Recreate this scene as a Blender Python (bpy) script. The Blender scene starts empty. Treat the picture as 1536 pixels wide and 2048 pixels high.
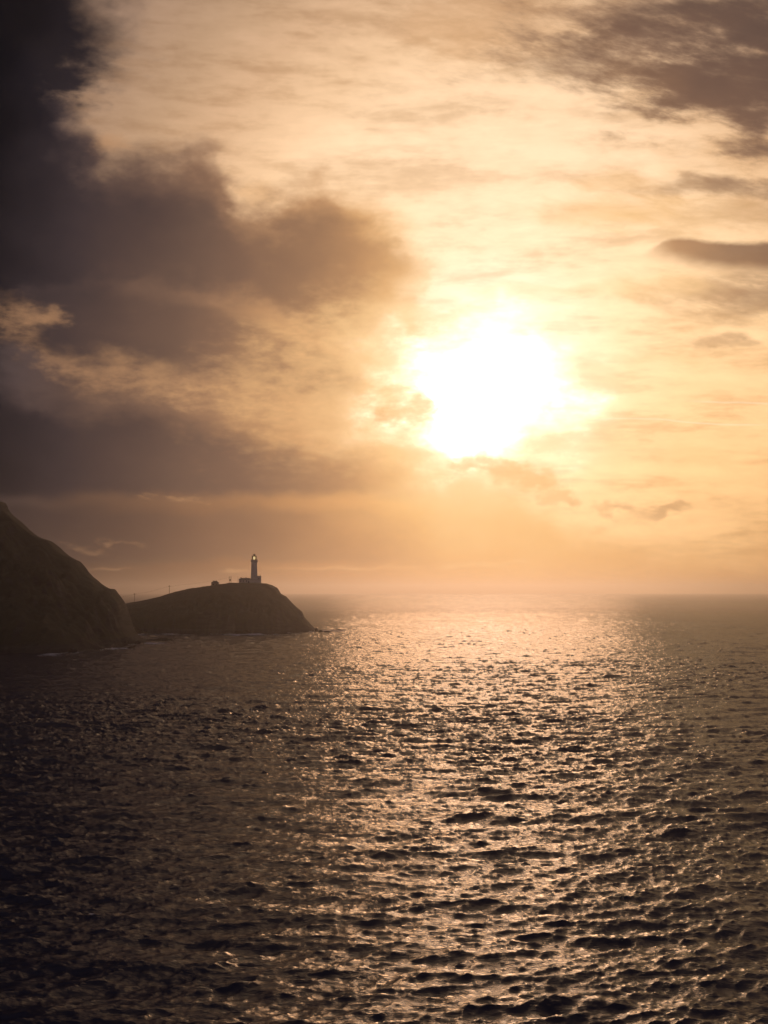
import bpy, bmesh, math, random
import numpy as np
from mathutils import Vector, Matrix

scene = bpy.context.scene
COL = scene.collection
R = math.radians
rng = np.random.default_rng(11)
random.seed(5)

# ------------------------------------------------------------------ camera
CAM_Z = 34.0
cam_data = bpy.data.cameras.new("camera")
cam = bpy.data.objects.new("camera", cam_data)
COL.objects.link(cam)
cam.location = (0, 0, CAM_Z)
cam.rotation_euler = (R(90) + 0.05563871836874639, 0, 0)
cam_data.sensor_fit = 'VERTICAL'
cam_data.sensor_height = 36.0
cam_data.lens = 36.0 * 2844.0 / 2048.0
cam_data.clip_start = 0.5
cam_data.clip_end = 120000.0
scene.camera = cam

# ------------------------------------------------------------------ exposure, render
scene.view_settings.view_transform = 'Standard'
scene.view_settings.look = 'None'
scene.view_settings.exposure = 0.0
scene.view_settings.gamma = 1.0
scene.view_settings.use_curve_mapping = False
scene.render.engine = 'CYCLES'
scene.cycles.max_bounces = 4
scene.cycles.diffuse_bounces = 2
scene.cycles.glossy_bounces = 2
scene.cycles.transparent_max_bounces = 12
scene.cycles.volume_bounces = 0
scene.cycles.caustics_reflective = False
scene.cycles.caustics_refractive = False
scene.cycles.use_denoising = True

SUN_AZ, SUN_EL = (3.99, 7.97)        # degrees right of the view heading (+Y) and above the horizon
SUN_DIR = Vector((math.sin(R(SUN_AZ)) * math.cos(R(SUN_EL)),
                  math.cos(R(SUN_AZ)) * math.cos(R(SUN_EL)), math.sin(R(SUN_EL))))

# ------------------------------------------------------------------ sky (world)
world = bpy.data.worlds.new("World")
scene.world = world
world.use_nodes = True
NT = world.node_tree
NT.nodes.clear()

class NodeKit:
    def __init__(self, tree):
        self.t = tree
    def _set(self, sock, v):
        if hasattr(v, 'is_output'):
            self.t.links.new(v, sock)
        else:
            sock.default_value = v
    def new(self, kind, **kw):
        n = self.t.nodes.new(kind)
        for k, v in kw.items():
            setattr(n, k, v)
        return n
    def math(self, op, a, b=None, c=None, clamp=False):
        n = self.new('ShaderNodeMath', operation=op, use_clamp=clamp)
        self._set(n.inputs[0], a)
        if b is not None: self._set(n.inputs[1], b)
        if c is not None: self._set(n.inputs[2], c)
        return n.outputs[0]
    def add(self, a, b): return self.math('ADD', a, b)
    def sub(self, a, b): return self.math('SUBTRACT', a, b)
    def mul(self, a, b): return self.math('MULTIPLY', a, b)
    def vmath(self, op, a, b=None, scale=None):
        n = self.new('ShaderNodeVectorMath', operation=op)
        self._set(n.inputs[0], a)
        if b is not None: self._set(n.inputs[1], b)
        if scale is not None: self._set(n.inputs['Scale'], scale)
        return n.outputs['Value'] if op in ('LENGTH', 'DOT_PRODUCT') else n.outputs['Vector']
    def smooth(self, v, lo, hi, a=0.0, b=1.0, mode='SMOOTHSTEP'):
        n = self.new('ShaderNodeMapRange', interpolation_type=mode, clamp=True)
        self._set(n.inputs['Value'], v)
        n.inputs['From Min'].default_value = lo
        n.inputs['From Max'].default_value = hi
        n.inputs['To Min'].default_value = a
        n.inputs['To Max'].default_value = b
        return n.outputs['Result']
    def lin(self, v, lo, hi, a, b): return self.smooth(v, lo, hi, a, b, 'LINEAR')
    def noise(self, vec, scale, detail=4.0, rough=0.5, distort=0.0, color=False):
        n = self.new('ShaderNodeTexNoise', noise_dimensions='3D')
        self._set(n.inputs['Vector'], vec)
        n.inputs['Scale'].default_value = scale
        n.inputs['Detail'].default_value = detail
        n.inputs['Roughness'].default_value = rough
        n.inputs['Distortion'].default_value = distort
        return n.outputs['Color'] if color else n.outputs['Fac']
    def xyz(self, x, y, z):
        n = self.new('ShaderNodeCombineXYZ')
        for s, v in zip(n.inputs, (x, y, z)): self._set(s, v)
        return n.outputs[0]
    def split(self, v):
        n = self.new('ShaderNodeSeparateXYZ')
        self._set(n.inputs[0], v)
        return n.outputs
    def mix(self, fac, a, b, blend='MIX'):
        n = self.new('ShaderNodeMix', data_type='RGBA', blend_type=blend, clamp_factor=True)
        self._set(n.inputs[0], fac)
        for s, v in ((n.inputs[6], a), (n.inputs[7], b)):
            self._set(s, v if hasattr(v, 'is_output') else (*v[:3], 1.0))
        return n.outputs[2]
    def curve(self, v, pts, lo, hi, olo, ohi):
        """smooth curve through pts (x, y); x spans lo..hi, y spans olo..ohi"""
        f = self.lin(v, lo, hi, 0.0, 1.0)
        n = self.new('ShaderNodeFloatCurve')
        c = n.mapping.curves[0]
        pp = sorted(((x - lo) / (hi - lo), (min(max(y, olo), ohi) - olo) / (ohi - olo)) for x, y in pts)
        pp = [p for p in pp if 0.0 <= p[0] <= 1.0]
        while len(c.points) < len(pp): c.points.new(0.5, 0.5)
        for p, (x, y) in zip(c.points, pp):
            p.location = (x, y); p.handle_type = 'AUTO'
        n.mapping.extend = 'HORIZONTAL'
        n.mapping.update()
        self._set(n.inputs['Value'], f)
        return self.lin(n.outputs[0], 0.0, 1.0, olo, ohi)
    def ramp(self, v, stops, hi, interp='LINEAR'):
        f = self.lin(v, 0.0, hi, 0.0, 1.0)
        n = self.new('ShaderNodeValToRGB')
        cr = n.color_ramp
        cr.interpolation = interp
        while len(cr.elements) < len(stops): cr.elements.new(0.5)
        for e, (p, c) in zip(cr.elements, stops):
            e.position = p / hi
            e.color = (*c, 1.0)
        self.t.links.new(f, n.inputs[0])
        return n.outputs[0]

K = NodeKit(NT)
tc = K.new('ShaderNodeTexCoord')
D = tc.outputs['Generated']                      # the direction looked at
dx, dy, dz = K.split(D)
az0 = K.mul(K.math('ARCTAN2', dx, dy), 180 / math.pi)
el0 = K.mul(K.math('ARCSINE', dz), 180 / math.pi)

# cloud coordinates: direction stretched so that puffs lie flat, bent by two sizes of turbulence
flat = K.vmath('MULTIPLY', D, (1.0, 1.0, 1.7))
w1 = K.split(K.vmath('SUBTRACT', K.noise(flat, 9.0, 2.0, 0.5, 0.0, True), (0.5, 0.5, 0.5)))
w2 = K.split(K.vmath('SUBTRACT', K.noise(flat, 34.0, 5.0, 0.58, 0.0, True), (0.5, 0.5, 0.5)))
az = K.add(az0, K.add(K.mul(w1[0], 2.6), K.mul(w2[0], 2.6)))
el = K.add(el0, K.add(K.mul(w1[1], 1.8), K.mul(w2[1], 2.2)))
elS = K.add(el0, K.add(K.mul(w1[1], 0.9), K.mul(w2[1], 0.7)))     # calmer, for the flat sheets
billow = K.sub(K.noise(K.vmath('MULTIPLY', D, (1, 1, 1.5)), 16.0, 6.0, 0.56, 0.0), 0.5)
streak = K.sub(K.noise(K.vmath('MULTIPLY', D, (1.0, 1.0, 5.0)), 14.0, 6.0, 0.6, 0.0), 0.5)
rot = K.new('ShaderNodeMapping')
rot.inputs['Rotation'].default_value = (0, R(-14), 0)
NT.links.new(D, rot.inputs['Vector'])
slant = K.sub(K.noise(K.vmath('MULTIPLY', rot.outputs[0], (1.0, 1.0, 3.6)), 22.0, 6.0, 0.62, 0.0), 0.5)
wisps = K.sub(K.noise(K.vmath('MULTIPLY', D, (1.0, 1.0, 2.4)), 60.0, 4.0, 0.6, 0.0), 0.5)

# distance from the sun in degrees, longer to the left where the bank is thick
da = K.sub(az0, SUN_AZ)
de = K.sub(el0, SUN_EL)
def sun_dist(left, right, vert):
    k = K.smooth(da, -6.0, 4.0, left, right)
    a = K.mul(da, k)
    e = K.mul(de, vert)
    return K.math('SQRT', K.add(K.mul(a, a), K.mul(e, e)))
sC = sun_dist(1.12, 0.95, 0.95)
sM = K.add(sun_dist(1.5, 0.52, 0.85), K.mul(billow, 4.0))
sD = K.add(sun_dist(1.3, 0.9, 0.9), K.mul(billow, 4.0))

lin = lambda *c: c
CLEAR = [(0, (1.4, 1.35, 1.25)), (3.6, (1.08, .97, .82)), (5.5, (1.0, .82, .60)), (8, (0.9647, 0.7231, 0.4793)), (11, (0.9473, 0.6795, 0.4342)),
         (13, (0.8388, 0.5647, 0.3419)), (15.5, (0.6445, 0.4125, 0.2502)), (18, (0.4564, 0.2918, 0.1812)), (22, (0.314, 0.2016, 0.1441)), (27, (0.1812, 0.1221, 0.1022)),
         (40, (.13, .105, .11)), (80, (.08, .07, .085)), (180, (.06, .055, .075))]
MID = [(0, (1.1, .90, .62)), (3.5, (1.0, 0.7011, 0.3515)), (5.7, (0.956, 0.5776, 0.2384)), (8.3, (0.7758, 0.4233, 0.1746)), (11, (0.6038, 0.314, 0.1384)), (14, (0.4125, 0.2122, 0.1022)), (17, (0.2705, 0.1413, 0.0823)),
       (20, (0.1683, 0.0931, 0.0648)), (25, (0.0762, 0.0482, 0.0452)), (34, (.07, .06, .072)), (60, (.085, .072, .098)), (180, (.06, .055, .075))]
GAP = [(0, (1.1, .90, .62)), (6, (0.9911, 0.6584, 0.314)), (10, (0.8796, 0.5089, 0.2232)), (15, (0.7157, 0.3916, 0.1746)), (20, (0.5647, 0.2961, 0.1384)), (25, (0.3813, 0.2016, 0.107)), (40, (.12, .09, .085)), (180, (.08, .075, .095))]
DARK = [(0, (.95, .72, .42)), (4, (0.9216, 0.552, 0.2232)), (6.4, (0.6867, 0.3663, 0.15)), (8, (0.4564, 0.2346, 0.107)), (10.5, (0.2705, 0.1441, 0.0802)), (13.4, (0.1746, 0.0976, 0.0666)),
        (16, (0.117, 0.0704, 0.0545)), (19, (0.0666, 0.0423, 0.0395)), (22, (0.0343, 0.0252, 0.0296)), (24, (0.0152, 0.0123, 0.0168)), (27, (0.0037, 0.0037, 0.006)), (31, (0.0027, 0.0027, 0.0048)), (40, (.02, .019, .028)), (60, (.05, .044, .064)), (180, (.04, .037, .055))]
clear = K.ramp(sC, CLEAR, 180.0)
# low air over the sea is more orange than the sky above it
low = K.ramp(K.add(el0, 5.0), [(0, (.97, .78, .50)), (5, (.97, .78, .50)), (10, (1, .86, .62)), (16, (1, .95, .82)), (22, (1, 1, 1)), (95, (1, 1, 1))], 95.0)
clear = K.mix(1.0, clear, low, 'MULTIPLY')
clear = K.mix(1.0, clear, K.ramp(K.add(K.mul(streak, 1.0), K.add(K.mul(wisps, .35), 0.5)), [(0, (.55, .50, .46)), (.35, (.82, .79, .76)), (.5, (1, 1, 1)), (.7, (1.12, 1.13, 1.15)), (1, (1.2, 1.22, 1.25))], 1.0), 'MULTIPLY')

# the physical sky shows faintly through the thin places
sky = K.new('ShaderNodeTexSky', sky_type='NISHITA', sun_disc=False)
sky.sun_elevation = R(SUN_EL)
sky.sun_rotation = R(SUN_AZ)
sky.air_density = 2.0
sky.dust_density = 6.0
sky.ozone_density = 1.0
nishita = K.mix(1.0, sky.outputs[0], (.05 * .09, .05 * .07, .05 * .055), 'MULTIPLY')
col = K.mix(1.0, clear, nishita, 'ADD')

ALO, AHI, ELO, EHI = -45.0, 45.0, -10.0, 60.0
def above(curve_pts, a, e, lo, hi):
    """1 where e lies below the edge curve, over a soft edge lo..hi degrees"""
    return K.smooth(K.sub(K.curve(a, curve_pts, ALO, AHI, ELO, EHI), e), lo, hi)
def blob(a, e, c, rx, ry, soft=0.6):
    x = K.mul(K.sub(a, c[0]), 1.0 / rx)
    y = K.mul(K.sub(e, c[1]), 1.0 / ry)
    r = K.math('SQRT', K.add(K.mul(x, x), K.mul(y, y)))
    return K.smooth(r, 1.0 + soft, 1.0 - soft)
def over(base, layer, mask, amount=1.0):
    return K.mix(K.mul(mask, amount) if amount != 1.0 else mask, base, layer)
midc = K.ramp(sM, MID, 180.0)
darkc = K.ramp(sD, DARK, 180.0)
gapc = K.ramp(sD, GAP, 180.0)

# -- right-hand sheets and small clouds, far ones first
def layer_blobs(lst, a, e, amp):
    global col
    for c, rx, ry, soft, amt, tint in lst:
        m = K.smooth(K.add(blob(a, e, c, rx, ry, soft), amp), 0.08, 1.1)
        m = K.mul(m, blob(az, K.add(el0, K.mul(w2[1], 1.0)), c, rx * 1.6, ry * 1.8, 0.7))
        col = over(col, midc if tint == 'm' else darkc, m, amt)
layer_blobs([
    ((4.35, 22.04), 5.0, 1.6, .9, .5, 'm'), ((15.8, 16.85), 5.5, 2.0, .95, .35, 'm'),
    ((14.72, 21.08), 6.5, 2.4, .9, .9, 'd'),
    ((16.21, 18.9), 5.0, 1.7, .8, .95, 'd'),
    ((14.12, 19.71), 4.0, 1.3, .9, .7, 'd'),
    ((10.41, 21.23), 3.6, .8, .9, .5, 'd'),
    ((8.6, 20.52), 4.2, 1.1, .9, .5, 'd'),
    ((10.82, 22.27), 5.0, 1.2, .95, .5, 'd'),
    ((16.04, 19.9), 3.4, 3.4, .95, .6, 'd'),
], az, el, K.mul(slant, 2.4))
layer_blobs([
    ((12.71, 15.8), 2.2, .35, .8, .55, 'd'),
    ((14.25, 15.63), 1.6, .40, .8, .6, 'd'),
    ((15.49, 15.36), 1.0, .28, .8, .7, 'd'),
    ((14.24, 14.73), 3.0, .5, .9, .35, 'd'),
    ((9.56, 16.11), 1.6, .35, .9, .4, 'm'),
    ((9.15, 14.99), 2.6, .6, .9, .5, 'm'),
    ((12.69, 14.73), 3.5, .7, .9, .35, 'm'),
    ((13.04, 11.85), 2.6, .55, .9, .5, 'd'),
    ((14.57, 11.3), 2.6, .8, .9, .65, 'd'),
    ((11.1, 12.04), 1.6, .5, .9, .4, 'm'),
    ((13.4, 9.82), 1.0, .25, .9, .55, 'd'),
    ((14.36, 9.58), .9, .2, .9, .4, 'd'),
    ((5.32, 11.81), 2.0, .35, .9, .4, 'm'),
    ((8.73, 12.02), 1.5, .3, .9, .3, 'm'),
], az, elS, K.mul(slant, 1.9))
# lens-shaped cloud at the right edge: crisp top, feathered foot
top = [(9.53, 13.06), (10.52, 13.37), (11.41, 13.75), (12.1, 13.85), (12.68, 13.69), (14.03, 13.5), (15.36, 13.46), (18.35, 13.33), (21.93, 12.31)]
bot = [(9.53, 13.22), (11.31, 13.22), (12.67, 12.83), (14.01, 12.51), (15.35, 12.29), (18.33, 11.84), (21.93, 12.22)]
eH = K.add(el0, K.mul(w2[1], 0.5))
mH = K.mul(above(top, az0, eH, -.12, .16), K.sub(1.0, above(bot, az0, K.add(eH, K.mul(streak, .5)), -.35, .45)))
mH = K.mul(mH, K.smooth(az0, 10.0, 11.8))
col = over(col, darkc, mH, .92)

# -- veil: the left bank's lit body, and the haze sheet over the horizon
topA = [(-35.54, 26.39), (-22.89, 26.24), (-14.25, 20.59), (-13.26, 19.05), (-12.27, 18.3), (-11.37, 17.3), (-10.38, 17.2), (-9.49, 17.51), (-7.89, 17.5), (-6.78, 17.02), (-6.07, 16.01), (-4.75, 15.67), (-4.0, 16.29), (-3.19, 16.57), (-2.31, 16.66), (-1.59, 16.02), (-0.57, 15.79), (0.65, 15.33), (1.67, 14.79), (2.38, 14.0), (2.79, 12.44), (2.98, 9.67), (3.27, 5.88), (4.88, 4.16), (6.27, 3.45), (7.86, 2.64), (10.6, 1.87), (15.11, 1.41), (26.72, 1.12), (38.1, 0.51)]
veil = above(topA, az, el, -.8, 1.3)
midlow = K.mix(1.0, midc, K.ramp(el0, [(0, (.86, .72, .56)), (3, (.94, .86, .74)), (7, (1, 1, 1)), (90, (1, 1, 1))], 90.0), 'MULTIPLY')
fade_r = K.smooth(K.add(az, K.mul(K.smooth(el0, 5.0, 9.0), 2.6)), 4.4, 1.6)      # the bank thins out towards the sun
veil = K.mul(veil, K.math('MAXIMUM', fade_r, K.smooth(elS, 6.5, 4.2)))
col = over(col, midlow, veil, .95)
# leading column of dark cloud at the upper left
edge_col = [(36.76, -10.94), (27.73, -10.81), (23.67, -10.92), (22.62, -10.82), (21.59, -10.29), (20.79, -10.17), (19.57, -10.95), (18.53, -12.86), (17.18, -13.81), (15.11, -14.17), (12.83, -14.52), (10.31, -15.24)]
cx = K.curve(K.add(el, K.mul(wisps, 1.5)), edge_col, -10.0, 50.0, -45.0, 45.0)
mcol = K.smooth(K.add(K.sub(cx, az), K.mul(wisps, 1.5)), -1.3, 2.2)
col = over(col, darkc, mcol, .99)
# dark body of the bank
botA = [(-34.93, 8.95), (-15.25, 11.15), (-12.38, 11.56), (-9.44, 11.75), (-6.44, 11.6), (-4.22, 10.85), (-2.19, 10.24), (-0.57, 9.89), (0.85, 10.08), (1.67, 11.66), (2.69, 13.22), (3.71, 15.53)]
topA2 = [(-35.49, 24.99), (-22.85, 24.65), (-14.24, 20.06), (-13.25, 18.5), (-12.26, 17.56), (-11.36, 16.31), (-9.48, 16.4), (-7.88, 16.47), (-6.77, 15.94), (-6.06, 15.19), (-4.75, 14.9), (-4.0, 15.43), (-3.18, 15.83), (-2.31, 15.9), (-1.59, 15.36), (-0.57, 14.98), (0.65, 14.5), (1.67, 13.82), (2.38, 12.84), (3.69, 9.67)]
mA = K.mul(above(topA2, az, el, -1.2, 2.2), K.sub(1.0, above(botA, az, el, -1.3, 1.1)))
mA = K.smooth(K.add(mA, K.mul(billow, .7)), 0.05, 0.95)
mA = K.mul(mA, K.mul(above(topA, az, el, -.3, .6), K.smooth(az, 4.2, -1.0)))
col = over(col, darkc, mA, .9)
# second shelf
topB = [(-30.66, 10.76), (-15.26, 11.65), (-12.58, 11.88), (-9.44, 11.81), (-6.44, 11.16), (-4.22, 10.45), (-2.6, 9.68), (-0.97, 8.49), (0.65, 6.69), (2.67, 5.68)]
botB = [(-30.59, 8.53), (-15.23, 9.74), (-13.32, 9.14), (-10.39, 8.65), (-7.42, 8.52), (-5.02, 8.26), (-2.59, 7.88), (-0.16, 7.69), (2.67, 6.48)]
mB = K.mul(above(topB, az, elS, -.6, .9), K.sub(1.0, above(botB, az, elS, -.7, .7)))
col = over(col, darkc, K.smooth(K.add(mB, K.mul(billow, .6)), .1, .9), .72)
# third, darkest shelf down to its flat foot
topC = [(-30.62, 9.39), (-17.09, 8.6), (-15.21, 8.1), (-12.91, 7.5), (-10.38, 7.21), (-7.41, 7.13), (-5.01, 6.82), (-3.4, 6.48), (-1.78, 6.08), (-0.16, 5.58), (1.86, 4.98), (3.67, 4.17), (5.67, 2.85)]
botC = [(-30.44, 3.17), (-15.14, 3.64), (-11.32, 3.8), (-8.78, 3.91), (-6.79, 3.97), (-4.39, 3.86), (-1.37, 3.71), (1.65, 3.63), (4.67, 3.46), (6.67, 2.65)]
mC = K.mul(above(topC, az, el, -.5, 1.7), K.sub(1.0, above(botC, az, elS, -.5, .45)))
mC = K.mul(mC, K.smooth(az0, 5.0, .5))
col = over(col, darkc, K.smooth(K.add(mC, K.mul(billow, .45)), .05, .95), .92)
# low band above the horizon
topE = [(-30.44, 2.99), (-15.14, 3.54), (-8.77, 3.39), (-6.79, 3.53), (-3.39, 3.38), (0.65, 3.27), (7.66, 2.84), (10.6, 2.42), (12.53, 2.01)]
botE = [(-30.38, 1.08), (-15.11, 1.11), (-12.25, 0.99), (-9.34, 1.08), (-6.38, 1.25), (-3.38, 1.29), (0.64, 1.09), (4.66, 0.85), (8.63, 0.72), (12.52, 0.64)]
mE = K.mul(K.mul(K.smooth(az0, 5.0, -1.0), above(topE, az, elS, -.4, .7)), K.sub(1.0, above(botE, az, elS, -.35, .35)))
col = over(col, darkc, K.smooth(K.add(mE, K.mul(streak, .8)), .05, .95), .55)
# lit seam between the second and third shelf
seam = [(-27.57, 11.78), (-18.98, 11.61), (-16.38, 11.02), (-15.24, 10.6), (-14.28, 9.93), (-13.41, 9.12), (-12.34, 8.53), (-10.39, 8.24), (-8.61, 8.1), (-6.82, 7.96), (-4.81, 7.6), (-3.4, 7.08), (-1.38, 6.08)]
ds = K.math('ABSOLUTE', K.sub(K.add(el, K.mul(wisps, 1.0)), K.curve(az, seam, ALO, AHI, ELO, EHI)))
ms = K.mul(K.smooth(ds, 1.15, .0), K.smooth(az0, -2.8, -6.0))
ms = K.mul(ms, K.smooth(K.add(billow, wisps), -.40, .30))
col = K.mix(K.mul(ms, .55), col, gapc)
# torn holes that let light through the bank
def glow_blobs(lst, a, e, amp):
    global col
    for c, rx, ry, soft, amt in lst:
        m = K.mul(K.smooth(K.add(blob(a, e, c, rx, ry, soft), amp), 0.1, 1.25), blob(az, K.add(el0, K.mul(w2[1], 1.0)), c, rx * 1.6, ry * 1.8, .7))
        col = K.mix(K.mul(m, amt), col, gapc)
glow_blobs([
    ((-14.86, 10.52), 1.1, .45, .9, .5), ((-13.33, 10.59), .7, .35, .9, .6),
    ((-1.58, 7.89), 4.5, 2.6, .9, .5), ((0.04, 10.68), 2.6, 1.6, .9, .4), ((-4.21, 8.87), 3.0, 1.2, .9, .3),
    ((-11.18, 17.44), .9, .5, .9, .5), ((-5.05, 15.79), .7, .4, .9, .35), ((-2.6, 10.47), 3.0, .9, .9, .3),
    ((-11.19, 0.82), .8, .07, .9, .6),
    ((-1.57, 0.99), 3.0, .09, .9, .5), ((-5.98, 0.81), .9, .08, .9, .5), ((3.86, 1.01), 1.6, .10, .9, .3),
], az, elS, K.add(K.mul(wisps, 1.6), K.mul(slant, .8)))
glow_blobs([((-7.79, 3.8), 2.2, .22, .9, .5), ((-11.68, 1.78), 1.9, .50, .9, .4), ((-11.01, 1.77), .8, .25, .9, .4)], az, elS, K.sub(K.add(K.mul(wisps, 3.0), K.mul(slant, 3.0)), .55))
# the veiled sun itself: burnt-out core with a ragged rim, then a wide aureole
sS = K.add(sun_dist(.88, .88, 1.32), K.add(K.mul(billow, 8.0), K.mul(wisps, 2.6)))
core = K.math('POWER', 2.718, K.mul(K.mul(sS, sS), -1.0 / 5.6))
gl = K.math('POWER', 2.718, K.mul(sun_dist(1.0, 1.0, 1.0), -1.0 / 3.4))
col = K.mix(1.0, col, K.mix(1.0, K.xyz(core, core, core), (2.3, 2.1, 1.85), 'MULTIPLY'), 'ADD')
col = K.mix(1.0, col, K.mix(1.0, K.xyz(gl, gl, gl), (.10, .075, .05), 'MULTIPLY'), 'ADD')

# clouds hanging under and beside the sun, in front of its glare
layer_blobs([
    ((4.38, 4.87), 1.5, .50, .8, .9, 'd'), ((6.08, 4.35), 1.3, .55, .8, .9, 'd'), ((7.07, 3.74), .8, .35, .8, .7, 'd'),
    ((2.26, 3.97), 1.6, .45, .9, .55, 'm'),
    ((11.29, 3.24), 1.3, .30, .8, .6, 'd'), ((9.34, 3.38), .8, .25, .8, .5, 'd'),
    ((0.65, 7.19), 1.2, .45, .8, .7, 'd'), ((1.42, 7.69), .6, .3, .8, .6, 'd'), ((0.24, 7.89), 1.4, .6, .9, .5, 'm'),
    ((8.08, 5.93), 2.4, .35, .9, .6, 'm'), ((10.24, 5.5), 2.4, .3, .9, .4, 'm'), ((8.3, 8.4), 1.2, .35, .9, .45, 'm'), ((10.48, 9.14), 2.2, .35, .9, .4, 'm'),
    ((1.67, 10.87), 1.4, .5, .9, .5, 'm'),
], az, el, K.add(K.mul(billow, 1.4), K.mul(wisps, 1.2)))
# thin bright threads right of the sun
for pts, wdt, amt in (([(7.69, 6.79), (9.27, 6.84), (10.65, 6.81), (12.97, 6.56), (15.64, 6.44)], .05, .3), ([(11.63, 7.54), (13.37, 7.41), (15.27, 7.27), (17.32, 7.12)], .06, .25)):
    yy = K.curve(az0, pts, ALO, AHI, ELO, EHI)
    d = K.math('ABSOLUTE', K.sub(K.add(el0, K.mul(w2[1], .12)), yy))
    m = K.mul(K.smooth(d, wdt, 0.0), K.mul(K.smooth(az0, pts[0][0], pts[0][0] + 1.5), K.smooth(az0, pts[-1][0], pts[-1][0] - 1.5)))
    col = K.mix(K.mul(m, amt), col, (1.0, .92, .70))
# beyond the view the overcast goes on without features; below the horizon nothing brighter than the sea
far = K.math('MAXIMUM', K.smooth(K.math('ABSOLUTE', az0), 30.0, 44.0), K.smooth(el0, 30.0, 46.0))
gen = K.mix(K.smooth(K.add(billow, K.mul(streak, .6)), -.25, .3), darkc, midc)
col = K.mix(far, col, gen)
bg = K.new('ShaderNodeBackground')
NT.links.new(col, bg.inputs['Color'])
bg.inputs['Strength'].default_value = 1.0
wo = K.new('ShaderNodeOutputWorld')
NT.links.new(bg.outputs[0], wo.inputs['Surface'])
world.cycles.sampling_method = 'NONE'     # water and land find the sky by their own reflected rays; the sun lamp carries the direct light

# ------------------------------------------------------------------ sun (veiled by cloud: wide and weak)
sd = bpy.data.lights.new("sun", 'SUN')
sd.energy = 0.26
sd.angle = R(12.0)
sd.color = (1.0, .53, .275)
sun = bpy.data.objects.new("sun", sd)
COL.objects.link(sun)
sun.rotation_euler = SUN_DIR.to_track_quat('Z', 'Y').to_euler()

# ------------------------------------------------------------------ helpers
def set_props(o, label=None, cat=None, group=None, kind=None):
    if label: o['label'] = label
    if cat: o['category'] = cat
    if group: o['group'] = group
    if kind: o['kind'] = kind
    return o

def mesh_np(name, verts, faces, smooth=True):
    """verts (n,3) array, faces (m,4) quads array"""
    me = bpy.data.meshes.new(name)
    nv, nf = len(verts), len(faces)
    me.vertices.add(nv)
    me.vertices.foreach_set('co', np.asarray(verts, np.float32).ravel())
    me.loops.add(nf * 4)
    me.loops.foreach_set('vertex_index', np.asarray(faces, np.int32).ravel())
    me.polygons.add(nf)
    me.polygons.foreach_set('loop_start', np.arange(0, nf * 4, 4, dtype=np.int32))
    me.polygons.foreach_set('loop_total', np.full(nf, 4, np.int32))
    me.update(calc_edges=True)
    me.polygons.foreach_set('use_smooth', np.full(nf, smooth))
    return me

def link(name, me, mat=None, parent=None):
    o = bpy.data.objects.new(name, me)
    COL.objects.link(o)
    if mat: me.materials.append(mat)
    if parent: o.parent = parent
    return o

def empty(name, loc):
    o = bpy.data.objects.new(name, None)
    o.location = loc
    o.empty_display_size = 0.5
    COL.objects.link(o)
    return o

def bm_link(name, bm, mat, parent=None, smooth=False):
    bmesh.ops.recalc_face_normals(bm, faces=bm.faces)
    me = bpy.data.meshes.new(name)
    bm.to_mesh(me); bm.free()
    if smooth:
        for p in me.polygons: p.use_smooth = True
    return link(name, me, mat, parent)

def add_box(bm, c, s, rz=0.0, taper=1.0):
    r = bmesh.ops.create_cube(bm, size=1.0)
    M = Matrix.Translation(c) @ Matrix.Rotation(rz, 4, 'Z') @ Matrix.Diagonal((s[0], s[1], s[2], 1.0))
    for v in r['verts']:
        if v.co.z > 0: v.co.x *= taper; v.co.y *= taper
        v.co = M @ v.co
    return r['verts']

def add_lathe(bm, prof, seg=32, c=(0, 0, 0), cap=True):
    rings = []
    for r, z in prof:
        rings.append([bm.verts.new((c[0] + r * math.cos(2 * math.pi * k / seg), c[1] + r * math.sin(2 * math.pi * k / seg), c[2] + z)) for k in range(seg)])
    for a, b in zip(rings, rings[1:]):
        for k in range(seg):
            bm.faces.new((a[k], a[(k + 1) % seg], b[(k + 1) % seg], b[k]))
    if cap:
        bm.faces.new(rings[0][::-1]); bm.faces.new(rings[-1])

def add_tube(bm, p, q, r0, r1=None, seg=8):
    p, q = Vector(p), Vector(q)
    r1 = r0 if r1 is None else r1
    d = (q - p).normalized()
    a = d.orthogonal().normalized(); b = d.cross(a)
    ra = [bm.verts.new(p + r0 * (a * math.cos(t) + b * math.sin(t))) for t in (2 * math.pi * k / seg for k in range(seg))]
    rb = [bm.verts.new(q + r1 * (a * math.cos(t) + b * math.sin(t))) for t in (2 * math.pi * k / seg for k in range(seg))]
    for k in range(seg):
        bm.faces.new((ra[k], ra[(k + 1) % seg], rb[(k + 1) % seg], rb[k]))
    bm.faces.new(ra[::-1]); bm.faces.new(rb)

def bevel(bm, w, seg=1):
    bmesh.ops.bevel(bm, geom=list(bm.edges), offset=w, segments=seg, affect='EDGES', clamp_overlap=True)

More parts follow.
